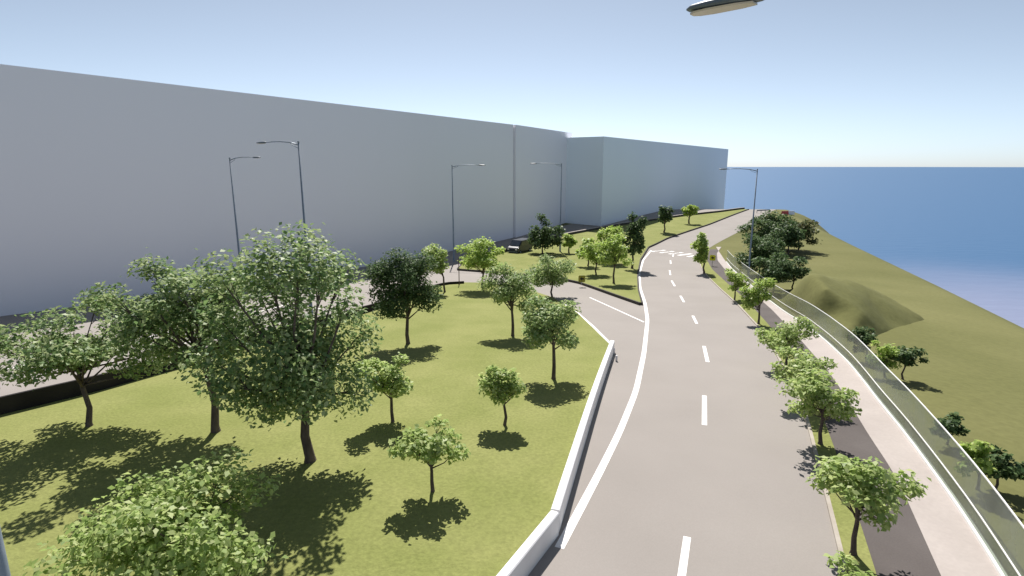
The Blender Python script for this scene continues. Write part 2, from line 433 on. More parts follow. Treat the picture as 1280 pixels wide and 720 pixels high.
# ------------------------------------------------------------------ walls, barrier, fence
def hwall(y): return float(np.interp(y, [0, 22, 35, 46, 56], [0.85, 0.80, 0.78, 0.6, 0.32]))
bm = bmesh.new(); rowsv = []
WY1 = on(545, 359, hz)[1]
pts = pathpts(wall_l, -38, WY1 - 0.5, 1.0) + [G(552, 357.5), G(562, 356), G(580, 355)]
n = len(pts)
for i, (x, y) in enumerate(pts):
    a = pts[max(0, i - 1)]; c = pts[min(n - 1, i + 1)]
    dx, dy = c[0] - a[0], c[1] - a[1]; Ln = math.hypot(dx, dy)
    nx, ny = dy / Ln, -dx / Ln
    rowsv.append([bm.verts.new((x + nx * o, y + ny * o, h(y) + hh)) for o, hh in ((-0.07, -0.1), (-0.07, hwall(y)), (0.07, hwall(y)), (0.07, -0.1))])
for a, c in zip(rowsv, rowsv[1:]):
    for k in range(4): bm.faces.new((a[k], a[(k + 1) % 4], c[(k + 1) % 4], c[k]))
bm.faces.new(rowsv[0]); bm.faces.new(list(reversed(rowsv[-1])))
bmesh.ops.recalc_face_normals(bm, faces=bm.faces)
tag(link("low_wall", bm, M["dark_wall"]), "low black wall along the lawn beside the left road", "wall")

def low_block(path, w, hh):
    bm = bmesh.new()
    prof = [(-w / 2, -0.1), (-w / 2, hh - 0.03), (-w / 2 + 0.03, hh), (w / 2 - 0.03, hh), (w / 2, hh - 0.03), (w / 2, -0.1)]
    extrude_path(bm, prof, path, hz)
    return bm
def lin(p, q, n): return [(p[0] + (q[0] - p[0]) * k / n, p[1] + (q[1] - p[1]) * k / n) for k in range(n + 1)]
a, bq, c = G(622, 760), G(693, 668), G(765, 440)
# the barrier stands on the lawn edge: one root, two straight runs
bar = empty("concrete_barrier", (bq[0], bq[1], h(bq[1])))
tag(bar, "white low concrete barrier with a kink between lawn and main road", "barrier")
def child_at(o, root):
    o.parent = root; o.matrix_parent_inverse = Matrix.Translation(root.location).inverted(); return o
ext = (a[0] - (bq[0] - a[0]) * 4, a[1] - (bq[1] - a[1]) * 4)
child_at(link("barrier_section", low_block(lin(ext, bq, 20), 0.26, 0.72), M["white_wall"]), bar)
child_at(link("barrier_section", low_block(lin((bq[0] + 0.02, bq[1] + 0.1), c, 40), 0.25, 0.715), M["white_wall"]), bar)
for i, (px, py, lb) in enumerate(((767.5, 443, "short white stub post touching the far end of the white barrier"),
                                  (770.5, 452, "second short white stub post, just in front of the barrier's far end"))):
    x, y = G(px, py)
    bm = bmesh.new(); bm_tube(bm, [(0, 0, 0), (0, 0, 0.3), (0, 0, 0.34)], [0.06, 0.06, 0.04], 10)
    o = link("bollard", bm, M["white_wall"]); o.location = (x, y, h(y) + 0.02)
    tag(o, lb, "bollard", "stub posts at the barrier end")

# glass fence
gf = empty("glass_fence", (fence(16), 16, h(16)))
tag(gf, "long curved frosted glass fence with pale rails beside the footpath", "fence")
FY0, FY1 = -12.0, on(907, 328, hz)[1]
L_ = 0.0; stations = [FY0]; y = FY0
while y < FY1:
    L_ += math.hypot(0.1, fence(y + 0.1) - fence(y)); y += 0.1
    if L_ >= 2.6: stations.append(y); L_ = 0
stations.append(FY1)
for p, q in zip(stations, stations[1:]):
    bm = bmesh.new()
    pp = [(fence(t), t) for t in np.linspace(p, q - 0.001, 4)]
    extrude_path(bm, [(0.045, 0.14), (0.045, 1.7), (0.06, 1.7), (0.06, 0.14)], pp, hz, caps=False)
    child_at(link("glass_panel", bm, M["glass"]), gf)
child_at(strip("plinth", fence, FY0, FY1, 0.14, 0.13, M["rail"], side=0.05), gf)
def raile(z0, z1, o0, o1):
    bm = bmesh.new(); extrude_path(bm, [(o0, z0), (o0, z1), (o1, z1), (o1, z0)], pathpts(fence, FY0, FY1, 1.0), hz)
    return child_at(link("rail", bm, M["rail"]), gf)
raile(1.702, 1.735, 0.035, 0.07)
raile(0.635, 0.665, 0.012, 0.043)

# ------------------------------------------------------------------ buildings
def block(name, foot, z1, m, label):
    bm = bmesh.new()
    zb = -32.0
    lo = [bm.verts.new((p.x, p.y, zb)) for p in foot]; hi = [bm.verts.new((p.x, p.y, z1)) for p in foot]
    n = len(foot)
    for k in range(n): bm.faces.new((lo[k], lo[(k + 1) % n], hi[(k + 1) % n], hi[k]))
    top = bm.faces.new(hi); bm.faces.new(list(reversed(lo)))
    bmesh.ops.recalc_face_normals(bm, faces=bm.faces)
    r = bmesh.ops.inset_region(bm, faces=[top], thickness=0.4)
    bmesh.ops.translate(bm, verts=top.verts[:], vec=(0, 0, -0.6))
    return tag(link(name, bm, m), label, "building")
A0 = B1a - ddir * 110
C0, C1 = at_z(645, 155.8, 17.5), at_z(715.5, 166.2, 17.5)
c_dir = (C1 - C0).normalized(); cn = Vector((c_dir.y, -c_dir.x, 0))
D0, D1, D2 = at_z(755, 170.5, 16.3), at_z(910.5, 186.5, 16.3), at_z(712, 172, 16.3)
E = B1b + ddir * 3
block("building", [A0, E, E - nrm * 45, A0 - nrm * 45], 17.5, M["building"], "longest blank pale grey building wall, nearest to the left road")
block("building", [C0, C1, C1 - cn * 38, C0 - cn * 38], 17.48, M["building"], "middle blank pale building standing slightly proud of the long wall")
sd = (D2 - D0).normalized()
block("building", [D0, D1, D1 + sd * 40, D0 + sd * 40], 16.3, M["building_two"], "far white blank building, tinted blue for distance haze, at the end, nearest the sea")

# ------------------------------------------------------------------ street lamps
def lamp_parts(root, H=13.0, arm=3.6):
    bm = bmesh.new()
    bm_tube(bm, [(0, 0, 0), (0, 0, 0.02), (0, 0, 1.6), (0, 0, 1.65), (0, 0, H)], [0.16, 0.135, 0.13, 0.105, 0.06], 12)
    bm_tube(bm, [(0, 0, H - 0.02), (0, 0, H + 0.08)], [0.075, 0.07], 12)
    link("pole", bm, M["metal"], root)
    bm = bmesh.new(); bm_box(bm, -0.2, 0.2, -0.2, 0.2, 0.0, 0.03)
    for sx in (-0.14, 0.14):
        for sy in (-0.14, 0.14): bm_tube(bm, [(sx, sy, 0.03), (sx, sy, 0.08)], [0.02, 0.02], 6)
    link("base_plate", bm, M["metal"], root)
    bm = bmesh.new()
    pts = [(0.0, 0, H - 0.18), (arm * 0.25, 0, H + 0.02), (arm * 0.55, 0, H + 0.10), (arm * 0.8, 0, H + 0.10), (arm, 0, H + 0.06)]
    bm_tube(bm, pts, [0.05, 0.042, 0.038, 0.034, 0.03], 8)
    bm_tube(bm, [(0.0, 0, H - 0.42), (arm * 0.2, 0, H - 0.17), (arm * 0.25, 0, H + 0.0)], [0.022, 0.02, 0.02], 6)
    link("arm", bm, M["metal"], root)
    # lamp head: flat tapered casing with a lens underneath
    bm = bmesh.new()
    x0 = arm - 0.02; Lh = 1.02
    secs = [(0.0, 0.06, 0.05), (0.1, 0.10, 0.09), (0.3, 0.165, 0.10), (0.7, 0.18, 0.085), (0.92, 0.15, 0.06), (1.0, 0.07, 0.03)]
    rings = []
    for f, w, t in secs:
        z = H + 0.06 - 0.01 * f
        rings.append([bm.verts.new((x0 + Lh * f, w * a_, z + t * b_)) for a_, b_ in ((-1, -0.3), (-0.9, 0.35), (-0.5, 0.8), (0, 0.95), (0.5, 0.8), (0.9, 0.35), (1, -0.3), (0.55, -0.5), (-0.55, -0.5))])
    n = 9
    for p, q in zip(rings, rings[1:]):
        for k in range(n):
            f = bm.faces.new((p[k], p[(k + 1) % n], q[(k + 1) % n], q[k])); f.smooth = True
    bm.faces.new(list(reversed(rings[0]))); bm.faces.new(rings[-1])
    bmesh.ops.recalc_face_normals(bm, faces=bm.faces)
    hd = link("lamp_head", bm, M["dark_metal"], root)
    bm = bmesh.new()
    vs = []
    for f, w in ((0.16, 0.085), (0.35, 0.135), (0.7, 0.15), (0.88, 0.12), (0.95, 0.06)):
        vs.append([bm.verts.new((x0 + Lh * f, s * w, H + 0.06 - 0.01 * f - 0.055)) for s in (-1, 1)])
    lowv = []
    for (p, q) in vs: lowv.append([bm.verts.new((v.co.x, v.co.y * 0.9, v.co.z - 0.02)) for v in (p, q)])
    for i in range(len(vs) - 1):
        bm.faces.new((lowv[i][0], lowv[i][1], lowv[i + 1][1], lowv[i + 1][0]))
        bm.faces.new((vs[i][0], lowv[i][0], lowv[i + 1][0], vs[i + 1][0])); bm.faces.new((lowv[i][1], vs[i][1], vs[i + 1][1], lowv[i + 1][1]))
    bm.faces.new((vs[0][0], vs[0][1], lowv[0][1], lowv[0][0])); bm.faces.new((vs[-1][1], vs[-1][0], lowv[-1][0], lowv[-1][1]))
    bmesh.ops.recalc_face_normals(bm, faces=bm.faces)
    link("lens", bm, M["lens"], hd)

proto = empty("street_lamp"); lamp_parts(proto)
ld = math.atan2(ddir.y, ddir.x)
GL = "tall grey street lamps along the roads"
def by_top(px, py, H=13.0):
    """plan place where a lamp of height H has its top at this row and stands on the ground"""
    best = None
    for y in np.arange(8, 140, 0.1):
        z = h(y) + H
        d = y * CP - (z - CAM_Z) * SP
        v = 360 - FPX * (y * SP + (z - CAM_Z) * CP) / d
        if best is None or abs(v - py) < best[0]: best = (abs(v - py), y, (px - 640) / FPX * d)
    return best[2], best[1]
lamps = []
lx, ly = by_top(373, 178); lamps.append((lx, ly, 1.0, ld + R(90), "tall lamp just beyond the black wall, arm reaching left, seen above the biggest tree"))
lx, ly = by_top(287, 198); lamps.append((lx, ly, 1.0, ld - R(90), "tall lamp by the long pale wall, arm reaching right, behind the lawn's big trees"))
def foot_top(px, py, ty):
    x, y = G(px, py); return x, y, (z_at(ty, y) - h(y)) / 13.0
x, y, s = foot_top(567.5, 327, 207); lamps.append((x, y, s, R(-10), "slim lamp on the far side of the left road, behind the dark lawn tree"))
x, y, s = foot_top(700, 316, 205); lamps.append((x, y, s, R(175), "slim lamp rising beside the dark round tree near the parked van"))
x, y, s = foot_top(935, 347, 212); lamps.append((x, y, s, R(182), "lamp against the sea by the glass fence, its arm over the main road"))
lamps.append((-8.75, 8.6, 1.0, R(215), "nearest lamp pole, a grey sliver at the lawn's left edge in the corner"))
P = empty_ = None
first = True
for (x, y, s, rz, lb) in lamps:
    o = proto if first else copy_tree(proto); first = False
    o.location = (x, y, h(y)); o.scale = (s, s, s); o.rotation_euler = (0, 0, rz)
    tag(o, lb, "street lamp", GL)
# the lamp whose head hangs over the top of the frame: arm reaches from behind right towards the view
hzv = 11.9; AK = 2.1
d = ray(860, 23); t = (hzv - CAM_Z) / d[2]
tip = Vector((d[0] * t, d[1] * t, 0))
d = ray(952, 7); t = (hzv - CAM_Z) / d[2]
butt = Vector((d[0] * t, d[1] * t, 0))
ad_ = (tip - butt).normalized()
o = copy_tree(proto); foot = tip - ad_ * (3.6 * AK + 1.0)
o.location = (foot.x, foot.y, h(foot.y) + 0.05); o.rotation_euler = (0, 0, math.atan2(ad_.y, ad_.x))
o.scale = (1, 1, (hzv - h(foot.y)) / 13.0)
for ch in o.children:
    if ch.name.startswith("arm"): ch.scale.x = AK
    if ch.name.startswith("lamp_head"): ch.location.x = 3.6 * (AK - 1)
tag(o, "overhead lamp head with beige lens, close above at the top of the view", "street lamp", GL)

# ------------------------------------------------------------------ trees
def make_tree(name, base_px, bbox, kind, label, group, off=0.0, dens=1.0, leaf_px=None, clumps=None, fork=0.35, lean=0.0, base=None, seed=None, squash=1.0, boxy=0.85, grow=1.08, cr=1.0):
    rng = np.random.default_rng(seed if seed is not None else abs(hash((base_px, bbox))) % 99991)
    b0 = gp(*base_px) if base is None else Vector(base)
    b0.z = surf(b0.x, b0.y) + off
    x0, x1, y0, y1 = bbox
    depth = project(b0 + Vector((0, 0, 1.5)))[2]
    cx, cy = (x0 + x1) / 2, (y0 + y1) / 2
    zc = z_at(cy, b0.y); 
    dcen = b0.y * CP - (zc - CAM_Z) * SP
    xc = (cx - 640) / FPX * dcen
    rx = (x1 - x0) / 2 * dcen / FPX
    hp = (y1 - y0) / 2 * dcen / FPX
    th = math.atan2(CAM_Z - zc, b0.y)
    rz = math.sqrt(max(hp * hp - (0.85 * rx * math.sin(th)) ** 2, (0.55 * rx) ** 2)) / max(0.5, math.cos(th)) * squash
    rz = min(rz, (zc - b0.z) * 0.97)
    root = empty(name, b0)
    tag(root, label, "tree", group)
    c = Vector((xc - b0.x, 0, zc - b0.z)); ht = c.z + rz
    rx *= grow; r3 = Vector((rx, rx * 0.88, rz))
    # clump centres
    nc = clumps or int(np.clip(9 + rx * 3, 10, 26))
    cl = []
    tries = 0
    while len(cl) < nc and tries < 4000:
        tries += 1
        q = rng.normal(size=3); q /= np.linalg.norm(q); q = np.sign(q) * np.abs(q) ** boxy; q *= rng.uniform(0.42, 0.82) if len(cl) > nc // 5 else rng.uniform(0, 0.35)
        if q[2] < -0.6: continue
        if all(np.linalg.norm(q - o_) > 0.9 / nc ** 0.37 for o_ in cl): cl.append(q)
    cl = np.array(cl); nc = len(cl)
    R3 = np.array(r3)
    rad = cr * rng.uniform(0.27, 0.46, nc) * (14 / nc) ** 0.18
    # leaves
    px_m = FPX / dcen
    apx = (x1 - x0) * (y1 - y0) * 0.75 * dens
    lp = leaf_px or float(np.clip(0.16 * px_m, 3.1, 8.0))
    n = int(np.clip(apx * 5.2 / (lp * lp * 0.42), 700, 24000))
    ls = lp / px_m
    idx = rng.choice(nc, n, p=rad ** 2 / (rad ** 2).sum())
    q = rng.normal(size=(n, 3)); q /= np.linalg.norm(q, axis=1)[:, None]
    rr = rng.uniform(0, 1, n) ** 0.45 * (1 + 0.08 * rng.normal(size=n))
    loc = q * (rr * rad[idx])[:, None]
    loc[:, 2] *= 0.72
    pos = (cl[idx] + loc) * R3 + np.array(c)
    # stray sprays to break the outline
    k = rng.uniform(size=n) < 0.06
    pos[k] += rng.normal(size=(k.sum(), 3)) * 0.055 * R3
    pos[:, 2] = np.maximum(pos[:, 2], 0.12 * ht)
    outw = (pos - np.array(c)) / R3; outw /= np.linalg.norm(outw, axis=1)[:, None] + 1e-6
    nn = outw * 0.35 + np.array([0, 0.12, 0.75]) + rng.normal(size=(n, 3)) * 0.45
    nn /= np.linalg.norm(nn, axis=1)[:, None]
    ax = np.cross(nn, rng.normal(size=(n, 3))); ax /= np.linalg.norm(ax, axis=1)[:, None] + 1e-9
    bx = np.cross(nn, ax)
    sz = (ls * rng.uniform(0.6, 1.35, n))[:, None]
    v = np.empty((n, 4, 3), np.float32)
    v[:, 0] = pos - ax * sz * 0.55
    v[:, 1] = pos + bx * sz * 0.36 + nn * sz * 0.10
    v[:, 2] = pos + ax * sz * 0.6 - nn * sz * 0.12
    v[:, 3] = pos - bx * sz * 0.36 + nn * sz * 0.10
    me = bpy.data.meshes.new("crown")
    me.vertices.add(n * 4); me.loops.add(n * 4); me.polygons.add(n)
    me.vertices.foreach_set("co", v.reshape(-1))
    me.loops.foreach_set("vertex_index", np.arange(n * 4, dtype=np.int32))
    me.polygons.foreach_set("loop_start", np.arange(0, n * 4, 4, dtype=np.int32))
    me.update(calc_edges=True)
    link("crown", me, M[kind], root)
    # trunk and limbs
    bm = bmesh.new()
    tr = max(0.0165 * ht + 0.02, 1.0 / px_m)
    fz = max(c.z - rz * 0.9, ht * 0.22)
    fz = min(fz * 1.02, c.z)
    fk = Vector((c.x * 0.22 * (fz / max(c.z, 0.1)) + lean * fz, 0, fz))
    bend = Vector((rng.uniform(-0.03, 0.03) * ht, rng.uniform(-0.02, 0.02) * ht, 0))
    top = Vector((c.x * 0.9, 0, c.z + rz * 0.25))
    bm_tube(bm, [(0, 0, -0.15), (0, 0, 0.02), Vector((0, 0, 0)).lerp(fk, 0.12), Vector((0, 0, 0)).lerp(fk, 0.5) + bend, fk, fk.lerp(top, 0.5) - bend, top],
            [tr * 1.5, tr * 1.35, tr * 1.05, tr * 0.92, tr * 0.8, tr * 0.45, tr * 0.15], 8)
    for i in range(nc):
        e = Vector(cl[i] * R3) + c
        f0 = fk.lerp(top, float(rng.uniform(0, 0.45)))
        if (e - f0).length < 0.15: continue
        mid = f0.lerp(e, 0.5) + Vector((rng.uniform(-0.06, 0.06) * rx, rng.uniform(-0.06, 0.06) * rx, -0.05 * rz))
        bm_tube(bm, [f0, mid, e], [tr * 0.42, tr * 0.27, tr * 0.08], 5)
        for _ in range(2):
            e2 = e + Vector(tuple(rng.normal(size=3))).normalized() * float(rad[i]) * rx * 0.5
            bm_tube(bm, [mid.lerp(e, 0.5), e2], [tr * 0.16, tr * 0.05], 4, caps=False)
    link("trunk", bm, M["bark"], root)
    return root

LAWN = "trees on the lawn"; VERGE = "young trees along the right verge"; ISLT = "trees on the grass island"; HILL = "trees on the hill slope"
LT = "leaf_light"; LM = "leaf_lime"; MD = "leaf_mid"; DK = "leaf_dark"
make_tree("tree", (112, 534), (-2, 192, 363, 500), MD, "spreading tree nearest the long pale wall, low limbs over the black wall", LAWN, clumps=22, dens=0.9, cr=0.84, grow=1.16)
make_tree("tree", (270, 541), (140, 325, 304, 482), MD, "tree with a broad open crown just left of the biggest tree", LAWN, clumps=22, dens=0.9, cr=0.84, grow=1.16)
make_tree("tree", (388, 578), (268, 462, 268, 566), MD, "biggest lawn tree, tall blue-green crown hiding part of the lamp behind", LAWN, clumps=34, dens=0.95, boxy=0.72, seed=12, cr=0.9, grow=1.12)
make_tree("tree", (226, 745), (76, 352, 562, 745), LT, "wide pale leafy tree seen from above, close by at the bottom", LAWN, clumps=24)
make_tree("tree", (510, 431), (464, 556, 306, 412), DK, "dark green dense tree alone on the lawn, right of the biggest tree", LAWN, dens=1.2)
make_tree("tree", (556, 366), (524, 566, 304, 350), LT, "pale green crown peeking out behind the dark dense lawn tree", LAWN)
make_tree("tree", (491, 529), (446, 524, 440, 506), LT, "small pale tree nestled against the biggest tree's right side", LAWN)
make_tree("tree", (541, 616), (491, 577, 518, 596), LT, "small rounded pale tree standing frontmost on the open lawn", LAWN)
make_tree("tree", (631, 533), (597, 658, 450, 514), LT, "smallest slim pale tree mid lawn, in front of two larger pale trees", LAWN)
make_tree("tree", (641, 421), (602, 668, 325, 398), "leaf_soft", "pale lawn tree with forked trunk, left of the one beside the barrier end", LAWN)
make_tree("tree", (692, 475), (647, 733, 356, 446), "leaf_soft", "three-limbed pale tree on the lawn nearest the white barrier's far end", LAWN)
make_tree("tree", (690, 372), (660, 720, 312, 366), "leaf_soft", "pale crown half hidden behind the three-limbed lawn tree", LAWN)
make_tree("tree", (604, 364), (574, 638, 294, 347), LM, "bright green tree at the lawn's far tip, left of the dark van", LAWN)
make_tree("tree", (678, 319), (659, 702, 267, 316), DK, "dark rounded tree by the road beside the dark van", ISLT, off=ISL, dens=1.25)
make_tree("tree", (711, 318), (702, 720, 288, 312), LM, "tiny bright green tree right of the slim lamp by the van", ISLT, off=ISL)
make_tree("tree", (767, 357), (747, 793, 292, 338), LM, "frontmost bright tree on the grass island with a clear trunk", ISLT, off=ISL)
make_tree("tree", (745, 346), (727, 764, 296, 336), LM, "second bright island tree, just left of the frontmost one", ISLT, off=ISL)
make_tree("tree", (735, 335), (721, 748, 293, 328), LM, "leftmost and thinnest bright tree in the island's clump", ISLT, off=ISL)
make_tree("tree", (760, 331), (742, 782, 279, 322), LM, "bright crown behind and above the island's front clump", ISLT, off=ISL)
make_tree("tree", (790, 338), (775, 809, 265, 322), DK, "dark full tree on the island behind the bright clump", ISLT, off=ISL, dens=1.25)
make_tree("tree", (830, 292), (819, 843, 252, 284), DK, "small dark upright tree alone on the island's far grass strip", ISLT, off=ISL, dens=1.25)
make_tree("tree", (861, 281), (853, 872, 255, 273), LM, "tiny round bright tree farthest along the island's grass strip", ISLT, off=ISL)
make_tree("tree", (880, 342), (864, 897, 284, 334), LM, "farthest verge tree, tall and narrow, beside the yellow sign", VERGE, off=0.07, grow=0.9, dens=1.2)
make_tree("tree", (918, 376), (905, 936, 334, 367), LM, "small verge tree in front of the sea lamp's foot", VERGE, off=0.07, grow=1.16)
make_tree("tree", (948, 406), (928, 968, 345, 394), LM, "verge tree third from the yellow sign, bushy bright crown", VERGE, off=0.07, grow=1.16)
make_tree("tree", (982, 462), (953, 1012, 386, 446), LT, "verge tree midway along the row, fourth from the yellow sign", VERGE, off=0.07, grow=1.16)
make_tree("tree", (1007, 508), (968, 1036, 430, 490), LT, "verge tree fifth from the yellow sign, crown touching the next nearer one", VERGE, off=0.07, grow=1.16)
make_tree("tree", (1025, 557), (982, 1066, 456, 534), LT, "second nearest fully visible verge tree, beside the cycle path", VERGE, off=0.07, grow=1.16)
make_tree("tree", (1066, 695), (1016, 1128, 556, 664), LT, "nearest fully visible verge tree, pale crown over the cycle path", VERGE, off=0.07, grow=1.16)
make_tree("tree", (1080, 790), (1030, 1122, 700, 770), LT, "verge tree cut off by the bottom edge, only its crown top showing", VERGE, off=0.07, grow=1.16)
make_tree("tree", (952, 320), (930, 982, 266, 320), DK, "dark hill tree directly behind the sea lamp's pole", HILL, dens=1.25, grow=1.22)
make_tree("tree", (974, 316), (944, 1000, 259, 314), DK, "tallest dark hill tree, its crown topping the clump", HILL, dens=1.25, grow=1.22)
make_tree("tree", (998, 313), (972, 1020, 272, 312), "leaf_rust", "slightly brown tinged tree at the seaward side of the dark clump", HILL, dens=1.25, grow=1.22)
make_tree("tree", (948, 345), (926, 974, 292, 344), DK, "dark tree low in the clump, close behind the glass fence end", HILL, dens=1.25, grow=1.22)
make_tree("tree", (966, 366), (944, 994, 312, 362), DK, "dark tree at the front foot of the clump behind the fence", HILL, dens=1.25, grow=1.22)
make_tree("tree", (991, 364), (970, 1013, 318, 362), DK, "dark squat tree at the clump's front right, by the shaded bank", HILL, dens=1.25, grow=1.22)
make_tree("tree", (985, 318), (966, 1004, 278, 316), DK, "dark round tree in the middle of the hill clump", HILL, dens=1.25, grow=1.2)
make_tree("tree", (961, 338), (946, 980, 290, 334), DK, "dark tree in the clump right behind the lamp's lower pole", HILL, dens=1.25, grow=1.2)
make_tree("tree", (1083, 452), (1064, 1096, 408, 446), DK, "dark tree below the shaded bank, partly behind the glass fence", HILL, dens=1.25, grow=1.22)
make_tree("tree", (1106, 472), (1087, 1127, 421, 464), LM, "bright green slope tree paired with a dark one below the shaded bank", HILL)
make_tree("tree", (1128, 474), (1116, 1152, 431, 464), DK, "dark slope tree right of the bright one, thin bare trunk", HILL, dens=1.25, grow=1.22)
make_tree("tree", (1184, 556), (1162, 1199, 511, 548), DK, "lone dark slope tree rising just over the fence rail", HILL, dens=1.25, grow=1.22)
make_tree("tree", (1222, 612), (1198, 1243, 546, 600), LM, "nearest bright slope tree behind the fence, paired with a dark one", HILL)
make_tree("tree", (1244, 612), (1233, 1276, 556, 602), DK, "nearest dark slope tree, at the right edge beyond the fence", HILL, dens=1.25, grow=1.22)

# ------------------------------------------------------------------ the shaded earth bank on the slope
def at_d(px, py, hd):
    d = ray(px, py); t = hd / math.hypot(d[0], d[1]); return Vector((d[0] * t, d[1] * t, CAM_Z + d[2] * t))
T0, T1, T2 = at_d(1012, 321, 51.4), at_d(1082, 343, 57), gp(1157, 400)
m0, m1, m2 = at_d(1035, 345, 47.1), at_d(1075, 377, 45.6), gp(1114, 413)
l0, l1, l2, l3 = gp(1092, 423), gp(1050, 424), gp(1004, 404), gp(975, 376)
bm = bmesh.new()
def V_(p, dz=0.0): return bm.verts.new((p.x, p.y, p.z + dz))
v = {k: V_(p, dz) for k, p, dz in (("T0", T0, 0), ("T1", T1, 0), ("T2", T2, -0.1), ("m0", m0, 0), ("m1", m1, 0), ("m2", m2, -0.1), ("l0", l0, -0.2), ("l1", l1, -0.2), ("l2", l2, -0.2), ("l3", l3, -0.2))}
bk = []
for p, dd in ((T2, 1.5), (T1, 16), (T0, 22)):
    q = Vector((p.x, p.y, 0)); q += q.normalized() * dd; q.z = surf(q.x, q.y) - 0.2; bk.append(V_(q))
q = Vector((l3.x + 6, l3.y + 22, 0)); bk.append(V_(Vector((q.x, q.y, surf(q.x, q.y) - 0.2))))
for f in (("T0", "T1", "m1", "m0"), ("T1", "T2", "m2", "m1"), ("m1", "m2", "l0"), ("m1", "l0", "l1"), ("m0", "m1", "l1", "l2"), ("T0", "m0", "l2", "l3")):
    bm.faces.new([v[k] for k in f])
bm.faces.new((v["T2"], v["T1"], bk[1], bk[0])); bm.faces.new((v["T1"], v["T0"], bk[2], bk[1])); bm.faces.new((v["T0"], v["l3"], bk[3], bk[2]))
bmesh.ops.recalc_face_normals(bm, faces=bm.faces)
bmesh.ops.triangulate(bm, faces=bm.faces[:])
bmesh.ops.subdivide_edges(bm, edges=bm.edges[:], cuts=9, use_grid_fill=True)
rim = {v_ for e_ in bm.edges if len(e_.link_faces) == 1 for v_ in e_.verts}
inner = [v_ for v_ in bm.verts if v_ not in rim]
for _ in range(8): bmesh.ops.smooth_vert(bm, verts=inner, factor=0.5, use_axis_x=True, use_axis_y=True, use_axis_z=True)
from mathutils import noise as mnoise
for v_ in bm.verts:
    g_ = surf(v_.co.x, v_.co.y)
    v_.co.z = g_ + (v_.co.z - g_) * 0.78
    if v_ not in rim: v_.co.z += 0.22 * mnoise.noise(v_.co * 0.45) + 0.07 * mnoise.noise(v_.co * 1.6)
tag(link("earth_bank", bm, M["hill_grass"], smooth=True), "rounded, partly shaded grass bank on the slope beside the dark tree clump", "terrain", kind="structure")

# ------------------------------------------------------------------ signs, post, van, far roadside bits
def sign(px, py, size, rz, flip, label, zoff, m="yellow", ph=0.75):
    x, y = G(px, py)
    root = empty("road_sign", (x, y, h(y) + zoff), rz)
    tag(root, label, "road sign", "yellow road signs")
    bm = bmesh.new(); bm_tube(bm, [(0, 0.05, 0), (0, 0.05, ph + size)], [0.035, 0.035], 8); link("post", bm, M["metal"], root)
    bm = bmesh.new(); s = size / 2; zc = ph + s
    bm_box(bm, -s, s, -0.012, 0.008, zc - s, zc + s)
    bmesh.ops.bevel(bm, geom=[e for e in bm.edges if abs(e.verts[0].co.y - e.verts[1].co.y) > 0.01], offset=0.06, segments=3, affect="EDGES")
    pl = link("plate", bm, M[m], root)
    bm = bmesh.new()
    g = -1 if flip else 1
    out = [(-0.30, 0.0), (0.02, 0.30), (0.02, 0.12), (0.30, 0.12), (0.30, -0.12), (0.02, -0.12), (0.02, -0.30)]
    vs = [bm.verts.new((g * a_ * size, -0.017, zc + b_ * size)) for a_, b_ in out]
    f = bm.faces.new(vs)
    bmesh.ops.recalc_face_normals(bm, faces=bm.faces)
    link("arrow", bm, M["black"], pl)
    return root
sign(890, 333, 0.75, R(-22), False, "yellow square sign with a black arrow beside the farthest verge tree", 0.05)
sign(727, 359, 0.72, R(6), False, "dull yellow square sign at the island's near corner", ISL, "dull_yellow", 0.3)

x, y = G(574, 356.5)
bm = bmesh.new(); bm_tube(bm, [(0, 0, 0), (0, 0, 2.9), (0, 0, 2.95)], [0.05, 0.045, 0.02], 8)
bm_tube(bm, [(0, 0, 0), (0, 0, 0.05)], [0.11, 0.09], 8)
o = link("post", bm, M["brown"]); o.location = (x, y, h(y) + 0.05)
tag(o, "thin brown post at the lawn's far tip in front of the slim lamp", "post")

